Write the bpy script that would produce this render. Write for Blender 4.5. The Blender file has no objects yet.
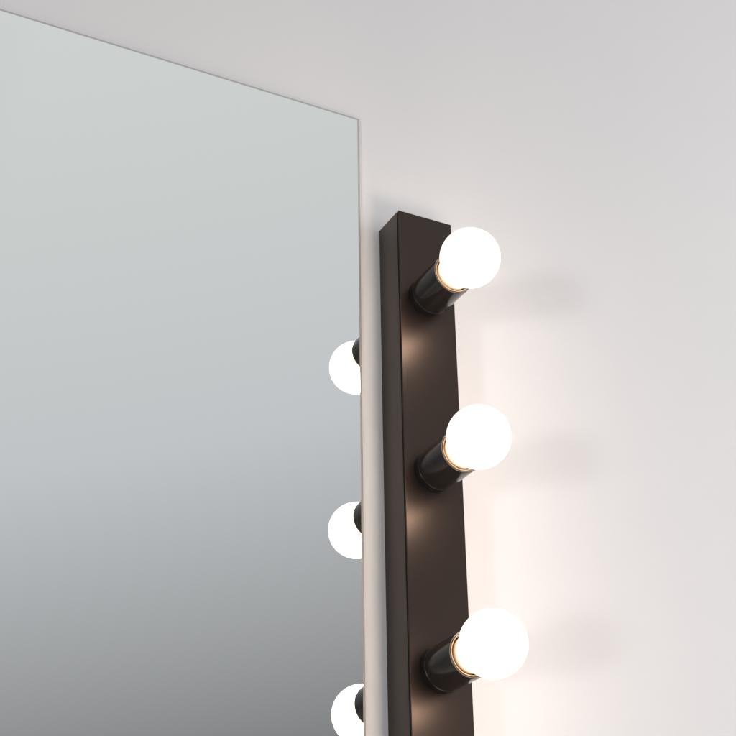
import bpy, bmesh, math
from mathutils import Vector

S = bpy.context.scene
C = S.collection
PI = math.pi

# ------------------------------------------------------------------ materials
def mat(name):
    m = bpy.data.materials.new(name)
    m.use_nodes = True
    nt = m.node_tree
    return m, nt, nt.nodes['Principled BSDF']

def bump(nt, b, scale, strength, dist, detail=3.0, coarse=None):
    tc = nt.nodes.new('ShaderNodeTexCoord')
    n = nt.nodes.new('ShaderNodeTexNoise')
    n.inputs['Scale'].default_value = scale
    n.inputs['Detail'].default_value = detail
    nt.links.new(tc.outputs['Object'], n.inputs['Vector'])
    bp = nt.nodes.new('ShaderNodeBump')
    bp.inputs['Strength'].default_value = strength
    bp.inputs['Distance'].default_value = dist
    nt.links.new(n.outputs['Fac'], bp.inputs['Height'])
    last = bp
    if coarse:
        n2 = nt.nodes.new('ShaderNodeTexNoise')
        n2.inputs['Scale'].default_value = coarse[0]
        n2.inputs['Detail'].default_value = 4
        nt.links.new(tc.outputs['Object'], n2.inputs['Vector'])
        b2 = nt.nodes.new('ShaderNodeBump')
        b2.inputs['Strength'].default_value = coarse[1]
        b2.inputs['Distance'].default_value = coarse[2]
        nt.links.new(n2.outputs['Fac'], b2.inputs['Height'])
        nt.links.new(bp.outputs['Normal'], b2.inputs['Normal'])
        last = b2
    nt.links.new(last.outputs['Normal'], b.inputs['Normal'])
    return tc, n

# painted plaster: smooth roller paint with a faint stipple and slight tonal drift
M_wall, nt, b = mat('wall_paint')
b.inputs['Roughness'].default_value = .62
tc, n = bump(nt, b, 900, .10, .0003, 2.0, (45, .12, .0015))
nn = nt.nodes.new('ShaderNodeTexNoise'); nn.inputs['Scale'].default_value = 6; nn.inputs['Detail'].default_value = 3
nt.links.new(tc.outputs['Object'], nn.inputs['Vector'])
cr = nt.nodes.new('ShaderNodeValToRGB')
cr.color_ramp.elements[0].position = .3; cr.color_ramp.elements[0].color = (.782, .775, .784, 1)
cr.color_ramp.elements[1].position = .7; cr.color_ramp.elements[1].color = (.798, .788, .792, 1)
nt.links.new(nn.outputs['Fac'], cr.inputs['Fac'])
nt.links.new(cr.outputs['Color'], b.inputs['Base Color'])

# dark bronze-black powder coat
def coat(name, col, rough, strength=.12, metallic=.35):
    m, nt, b = mat(name)
    b.inputs['Base Color'].default_value = (*col, 1)
    b.inputs['Metallic'].default_value = metallic
    tc, n = bump(nt, b, 1300, strength, .0001, 1.0)
    b.inputs['Roughness'].default_value = rough
    return m
M_bar = coat('powder_coat', (.0085, .006, .0058), .315, .25, 0)
b = M_bar.node_tree.nodes['Principled BSDF']
b.inputs['Specular IOR Level'].default_value = .60; b.inputs['Specular Tint'].default_value = (1, .74, .60, 1)
M_socket = coat('socket_coat', (.016, .013, .012), .18, .04, 0)
M_flange, nt, b = mat('black_plastic')
b.inputs['Base Color'].default_value = (.008, .007, .007, 1); b.inputs['Roughness'].default_value = .35
M_gap, nt, b = mat('seam_dark')
b.inputs['Base Color'].default_value = (.006, .005, .005, 1); b.inputs['Roughness'].default_value = .8

M_brass, nt, b = mat('brass_ring')
b.inputs['Base Color'].default_value = (.42, .31, .19, 1); b.inputs['Metallic'].default_value = 1; b.inputs['Roughness'].default_value = .35

# silvered glass
M_mirror, nt, b = mat('mirror_silver')
b.inputs['Base Color'].default_value = (.93, .945, .94, 1); b.inputs['Metallic'].default_value = 1; b.inputs['Roughness'].default_value = .0
M_edge, nt, b = mat('ground_glass_edge')
b.inputs['Base Color'].default_value = (.40, .385, .365, 1); b.inputs['Roughness'].default_value = .25
b.inputs['Coat Weight'].default_value = .5
M_back, nt, b = mat('mirror_backing')
b.inputs['Base Color'].default_value = (.22, .22, .22, 1); b.inputs['Roughness'].default_value = .7

# lit opal glass
def glow(name, col, strength):
    m, nt, b = mat(name)
    b.inputs['Base Color'].default_value = (.8, .78, .74, 1)
    b.inputs['Roughness'].default_value = .15
    b.inputs['Emission Color'].default_value = (*col, 1)
    b.inputs['Emission Strength'].default_value = strength
    return m
BC = (1, .82, .675)
M_bulb = glow('opal_glass_lit', BC, 22.0)
# diffusing glass: softer glow towards the limb of the globe
nt = M_bulb.node_tree; b = nt.nodes['Principled BSDF']
lw = nt.nodes.new('ShaderNodeLayerWeight'); lw.inputs['Blend'].default_value = .5
mr = nt.nodes.new('ShaderNodeMapRange'); mr.interpolation_type = 'SMOOTHSTEP'
mr.inputs['From Min'].default_value = .45; mr.inputs['From Max'].default_value = .86
mr.inputs['To Min'].default_value = 22.0; mr.inputs['To Max'].default_value = 1.0
nt.links.new(lw.outputs['Facing'], mr.inputs['Value']); nt.links.new(mr.outputs['Result'], b.inputs['Emission Strength'])
# the lamp inside sits in the globe, so the glass glows less and warmer down in the neck
def neck_glow(m, h0, h1, e1):
    nt = m.node_tree; b = nt.nodes['Principled BSDF']
    tc = nt.nodes.new('ShaderNodeTexCoord'); sx = nt.nodes.new('ShaderNodeSeparateXYZ')
    nt.links.new(tc.outputs['Object'], sx.inputs[0])
    mr = nt.nodes.new('ShaderNodeMapRange')
    mr.inputs['From Min'].default_value = -h0; mr.inputs['From Max'].default_value = -h1
    nt.links.new(sx.outputs['Y'], mr.inputs['Value'])
    pw = nt.nodes.new('ShaderNodeMath'); pw.operation = 'POWER'; pw.inputs[1].default_value = 1.6
    nt.links.new(mr.outputs['Result'], pw.inputs[0])
    m2 = nt.nodes.new('ShaderNodeMapRange'); m2.inputs['To Min'].default_value = .12; m2.inputs['To Max'].default_value = e1
    nt.links.new(pw.outputs[0], m2.inputs['Value'])
    cr = nt.nodes.new('ShaderNodeMix'); cr.data_type = 'RGBA'
    cr.inputs['A'].default_value = (1, .55, .25, 1); cr.inputs['B'].default_value = (1, .83, .68, 1)
    nt.links.new(mr.outputs['Result'], cr.inputs['Factor'])
    nt.links.new(cr.outputs['Result'], b.inputs['Emission Color'])
    nt.links.new(m2.outputs['Result'], b.inputs['Emission Strength'])
M_neck = glow('opal_glass_neck', (1, .72, .42), 1.1)
M_neck.node_tree.nodes['Principled BSDF'].inputs['Base Color'].default_value = (.45, .38, .30, 1)
neck_glow(M_neck, -.003, .0075, 3)

# ------------------------------------------------------------------ mesh helpers
def obj(name, bm, m, parent=None, smooth=False, loc=(0, 0, 0)):
    me = bpy.data.meshes.new(name)
    bmesh.ops.recalc_face_normals(bm, faces=bm.faces)
    for e in bm.edges:
        if len(e.link_faces) == 2 and e.calc_face_angle() > .6: e.smooth = False
    bm.to_mesh(me); bm.free()
    for mm in (m if isinstance(m, (list, tuple)) else [m]):
        me.materials.append(mm)
    if smooth:
        for p in me.polygons: p.use_smooth = True
    o = bpy.data.objects.new(name, me)
    o.location = loc
    C.objects.link(o)
    if parent: o.parent = parent
    return o

def box_bm(x0, x1, y0, y1, z0, z1, bev=0, seg=2, mi=0, bm=None):
    bm = bm or bmesh.new()
    vs = bmesh.ops.create_cube(bm, size=1)['verts']
    for v in vs:
        v.co = Vector((x0 + (v.co.x + .5) * (x1 - x0), y0 + (v.co.y + .5) * (y1 - y0), z0 + (v.co.z + .5) * (z1 - z0)))
    fs = set(f for v in vs for f in v.link_faces)
    for f in fs: f.material_index = mi
    if bev:
        es = list(set(e for v in vs for e in v.link_edges))
        r = bmesh.ops.bevel(bm, geom=es, offset=bev, segments=seg, profile=.5, affect='EDGES')
        for f in r['faces']: f.material_index = mi
    return bm

def lathe_bm(prof, n=96):
    """profile of (radius, distance) turned about the -Y axis"""
    bm = bmesh.new()
    rings = []
    for r, h in prof:
        if r < 1e-6:
            rings.append([bm.verts.new((0, -h, 0))])
        else:
            rings.append([bm.verts.new((r * math.cos(2 * PI * k / n), -h, r * math.sin(2 * PI * k / n))) for k in range(n)])
    for a, b in zip(rings, rings[1:]):
        for k in range(n):
            k2 = (k + 1) % n
            if len(a) == 1 and len(b) == 1: continue
            if len(a) == 1: bm.faces.new((a[0], b[k], b[k2]))
            elif len(b) == 1: bm.faces.new((a[k], b[0], a[k2]))
            else: bm.faces.new((a[k], b[k], b[k2], a[k2]))
    return bm

def arc(cx, cy, r, a0, a1, n):
    return [(cx + r * math.cos(math.radians(a0 + (a1 - a0) * i / n)), cy + r * math.sin(math.radians(a0 + (a1 - a0) * i / n))) for i in range(n + 1)]

# ------------------------------------------------------------------ wall
bm = box_bm(-3.5, 3.5, 0, .12, -2.2, 2.0)
wall = obj('wall', bm, M_wall)
wall['kind'] = 'structure'

# ------------------------------------------------------------------ mirror
XM, ZM = -.0182, .1050          # top right corner
W, H = .62, 1.10
mir = bpy.data.objects.new('wall_mirror', None)
mir.location = (XM - W / 2, 0, ZM - H); C.objects.link(mir)
mir['label'] = 'large frameless rectangular mirror mounted flat on the white wall beside the dark light bar'
mir['category'] = 'mirror'
AR = .0021                       # ground arris
F = .0032                        # front face distance from the wall
def L(x, y, z): return (x - mir.location.x, y, z - mir.location.z)
bm = bmesh.new()
q = [L(XM - W + AR, -F, ZM - H + AR), L(XM - AR, -F, ZM - H + AR), L(XM - AR, -F, ZM - AR), L(XM - W + AR, -F, ZM - AR)]
o_ = [L(XM - W + AR, -F + .0022, ZM - H + AR), L(XM - AR, -F + .0022, ZM - H + AR), L(XM - AR, -F + .0022, ZM - AR), L(XM - W + AR, -F + .0022, ZM - AR)]
a = [bm.verts.new(p) for p in q]; c = [bm.verts.new(p) for p in o_]
bm.faces.new(a); bm.faces.new(c)
for k in range(4): bm.faces.new((a[k], a[(k + 1) % 4], c[(k + 1) % 4], c[k]))
obj('mirror_glass', bm, M_mirror, mir)
# ground glass edge running round the pane: sloping arris then straight flank
bm = bmesh.new()
def ring(off, y):
    return [bm.verts.new(L(x, y, z)) for x, z in ((XM - W - off, ZM - H - off), (XM + off, ZM - H - off), (XM + off, ZM + off), (XM - W - off, ZM + off))]
rs = [ring(-AR + .00003, -F), ring(0.0, -F + .0006), ring(0.0, -F + .0022), ring(-AR + .00003, -F + .0022)]
for u, v in zip(rs, rs[1:] + rs[:1]):
    for k in range(4): bm.faces.new((u[k], u[(k + 1) % 4], v[(k + 1) % 4], v[k]))
obj('glass_edge', bm, M_edge, mir)
bm = box_bm(-W / 2 + .012, W / 2 - .012, -F + .0023, 0, .012, H - .012)
obj('backing_board', bm, M_back, mir)

# ------------------------------------------------------------------ light bar
BW, BD = .0476, .0331            # width, depth of the housing
N = 5; PITCH = .1461; Z1 = -.0750
BH = 2 * .0750 + (N - 1) * PITCH
lamp = bpy.data.objects.new('light_bar', None)
lamp.location = (BW / 2, 0, -BH); C.objects.link(lamp)
lamp['label'] = 'tall dark bronze light bar with glowing round white bulbs in black sockets beside the mirror'
lamp['category'] = 'wall lamp'
h2 = BW / 2
bm = box_bm(-h2, h2, -BD + .0027, 0, 0, BH, .00025, 2)
hs = obj('housing', bm, M_bar, lamp)
bm = box_bm(-h2 + .0006, h2 - .0006, -BD + .0008, -BD + .0028, .0006, BH - .0003)
obj('seam', bm, M_gap, hs)
bm = box_bm(-h2, h2, -BD, -BD + .0008, 0, BH, .0003, 3)
obj('front_cover', bm, M_bar, lamp)

HB = .0642                       # bulb centre above the cover
RB = .0225
RIM = .0395
# tilt of each bulb in its socket: sideways offset of its centre
DX = [0.0, -.0007, .0021, 0.0, -.0004]
# collar against the cover
flange_p = [(0, 0), (.0163, 0), (.01635, .0004), (.01635, .0060), (.0160, .0063), (.0120, .0064)]
# tube: outer skin, rounded lip, inner wall
tube_p = [(.0150, .0065), (.01625, .0065), (.0163, .00655), (.0163, RIM - .0006)] + arc(.0158, RIM - .0006, .0005, 0, 90, 4) + \
         [(.0152, RIM - .0002), (.0150, RIM - .0008), (.0150, .012), (.0, .012)]
ring_p = [(.0149, RIM - .0030)] + arc(.0146, RIM - .0003, .00035, 0, 180, 8) + [(.0142, RIM - .0012)] + arc(.01395, RIM - .0009, .00022, 0, 180, 6) + [(.0137, RIM - .006)]
base_p = [(.0, -.020), (.006, -.020), (.0085, -.016)]
hh = -.0155
while hh < -.0055:                # screw thread
    base_p += [(.0112, hh), (.0121, hh + .0008), (.0121, hh + .0013), (.0112, hh + .0021)]
    hh += .0026
base_p += [(.0108, -.0028)]
a_join = math.degrees(math.asin(.0148 / RB))
neck_top = (HB - RIM) - RB * math.cos(math.radians(a_join))
neck_p = [(.0112, -.0050), (.0122, -.0040), (.0128, -.0015), (.0132, .0005), (.0136, .0025), (.0142, neck_top - .0015), (.0148, neck_top)]
bulb_p = [(RB * math.sin(math.radians(t)), (HB - RIM) - RB * math.cos(math.radians(t))) for t in
          [a_join + (180 - a_join) * i / 56 for i in range(56)]] + [(0, (HB - RIM) + RB)]

proto = {}
for i in range(N):
    z = BH + Z1 - i * PITCH
    if i == 0:
        so = obj('socket', lathe_bm(tube_p), M_socket, lamp, True)
        fl = obj('socket_collar', lathe_bm(flange_p), M_flange, so, True)
        rg = obj('socket_ring', lathe_bm(ring_p), M_brass, so, True)
        bu = obj('bulb', lathe_bm(bulb_p), M_bulb, lamp, True)
        ne = obj('bulb_neck', lathe_bm(neck_p), M_neck, bu, True)
        ba = obj('bulb_base', lathe_bm(base_p), M_brass, bu, True)
        first = (so, [fl, rg], bu, [ne, ba])
    else:
        so = first[0].copy(); C.objects.link(so)
        for s_ in first[1]:
            k = s_.copy(); C.objects.link(k); k.parent = so
        bu = first[2].copy(); C.objects.link(bu)
        for s_ in first[3]:
            k = s_.copy(); C.objects.link(k); k.parent = bu
    so.location = (0, -BD, z)
    bu.location = (0, -BD - RIM, z)
    bu.rotation_euler = (0, 0, math.atan2(DX[i], HB - RIM))

# ------------------------------------------------------------------ light
w = bpy.data.worlds.new('World'); S.world = w; w.use_nodes = True
nt = w.node_tree; bg = nt.nodes['Background']
tc = nt.nodes.new('ShaderNodeTexCoord')
sx = nt.nodes.new('ShaderNodeSeparateXYZ'); nt.links.new(tc.outputs['Generated'], sx.inputs[0])
# the room around: dim low down, brighter towards the ceiling, a little dimmer to the right
ad = nt.nodes.new('ShaderNodeMath'); ad.operation = 'MULTIPLY_ADD'; ad.inputs[1].default_value = -.22
nt.links.new(sx.outputs['X'], ad.inputs[0]); nt.links.new(sx.outputs['Z'], ad.inputs[2])
mr = nt.nodes.new('ShaderNodeMapRange'); mr.inputs['From Min'].default_value = -1.2; mr.inputs['From Max'].default_value = 1.2
nt.links.new(ad.outputs[0], mr.inputs['Value'])
cr = nt.nodes.new('ShaderNodeValToRGB'); cr.color_ramp.interpolation = 'EASE'
nt.links.new(mr.outputs['Result'], cr.inputs['Fac'])
def P(v): return (v + 1.2) / 2.4
stops = [(-1.2, (.6, .59, .59)), (-.3, (.42, .42, .42)), (.02, (.20, .205, .215)), (.14, (.215, .219, .226)), (.235, (.372, .378, .388)),
         (.36, (.56, .58, .60)), (.50, (.62, .64, .64)), (.62, (.66, .675, .67)), (.8, (.85, .86, .86)), (1.2, (1.25, 1.25, 1.25))]
el = cr.color_ramp.elements
el[0].position = P(stops[0][0]); el[0].color = (*stops[0][1], 1)
el[1].position = P(stops[-1][0]); el[1].color = (*stops[-1][1], 1)
for v, c in stops[1:-1]:
    e = el.new(P(v)); e.color = (*c, 1)
cr.color_ramp.interpolation = 'LINEAR'
# open, brighter side of the room to the right, dimmer to the left
c2 = nt.nodes.new('ShaderNodeValToRGB')
m3 = nt.nodes.new('ShaderNodeMapRange'); m3.inputs['From Min'].default_value = -1; m3.inputs['From Max'].default_value = 1
nt.links.new(sx.outputs['X'], m3.inputs['Value']); nt.links.new(m3.outputs['Result'], c2.inputs['Fac'])
e2 = c2.color_ramp.elements
def G(v): return (v / 2, v / 2, v / 2, 1)
e2[0].position = 0; e2[0].color = G(.45); e2[1].position = 1; e2[1].color = G(1.2)
for x, v in ((-.3, .62), (.15, 1.0), (.45, 1.0)):
    e = e2.new((x + 1) / 2); e.color = G(v)
vm = nt.nodes.new('ShaderNodeVectorMath'); vm.operation = 'MULTIPLY'
nt.links.new(cr.outputs['Color'], vm.inputs[0]); nt.links.new(c2.outputs['Color'], vm.inputs[1])
v2 = nt.nodes.new('ShaderNodeVectorMath'); v2.operation = 'SCALE'; v2.inputs['Scale'].default_value = 2.0
nt.links.new(vm.outputs[0], v2.inputs[0])
nt.links.new(v2.outputs[0], bg.inputs['Color'])
bg.inputs['Strength'].default_value = 1.0

# soft studio lamp low on the left: throws the pale bulb shadows up to the right
def area(name, loc, target, size, power, col):
    l = bpy.data.lights.new(name, 'AREA'); l.shape = 'DISK'; l.size = size; l.energy = power; l.color = col
    o = bpy.data.objects.new(name, l); o.location = loc
    o.rotation_euler = (Vector(target) - Vector(loc)).to_track_quat('-Z', 'Y').to_euler()
    C.objects.link(o); return o
tgt = Vector((.02, -.09, -.12))
area('key_light', tgt + Vector((-.134, -.097, -.055)).normalized() * 4.6, tgt, .52, 46, (1, .97, .94))

area('side_fill_light', (1.4, -.9, -.15), (.25, 0, -.05), .8, 11.5, (1, .955, .965))  # unseen fill lamp, added to brighten the wall right of the bar
# the matching strip of warm lamps at the far side of the mirror, well outside the view
l = bpy.data.lights.new('far_strip_light', 'AREA'); l.shape = 'RECTANGLE'; l.size = .06; l.size_y = .7; l.energy = .8; l.color = (1, .86, .74)
o = bpy.data.objects.new('far_strip_light', l); o.location = (-.95, -.12, -.36); o.rotation_euler = (PI / 2, 0, -PI / 2 - .25); C.objects.link(o)

# ------------------------------------------------------------------ camera
cam = bpy.data.cameras.new('camera'); co = bpy.data.objects.new('camera', cam); C.objects.link(co)
co.location = (-.45595, -.86275, -.65172)
co.rotation_euler = (2.06573026, .0114572, -.4693597)
cam.sensor_width = 36; cam.lens = 1449.98 / 736 * 36
cam.clip_start = .01; cam.clip_end = 100
S.camera = co

S.view_settings.view_transform = 'Standard'
S.view_settings.look = 'None'
S.view_settings.exposure = 0
S.view_settings.gamma = 1
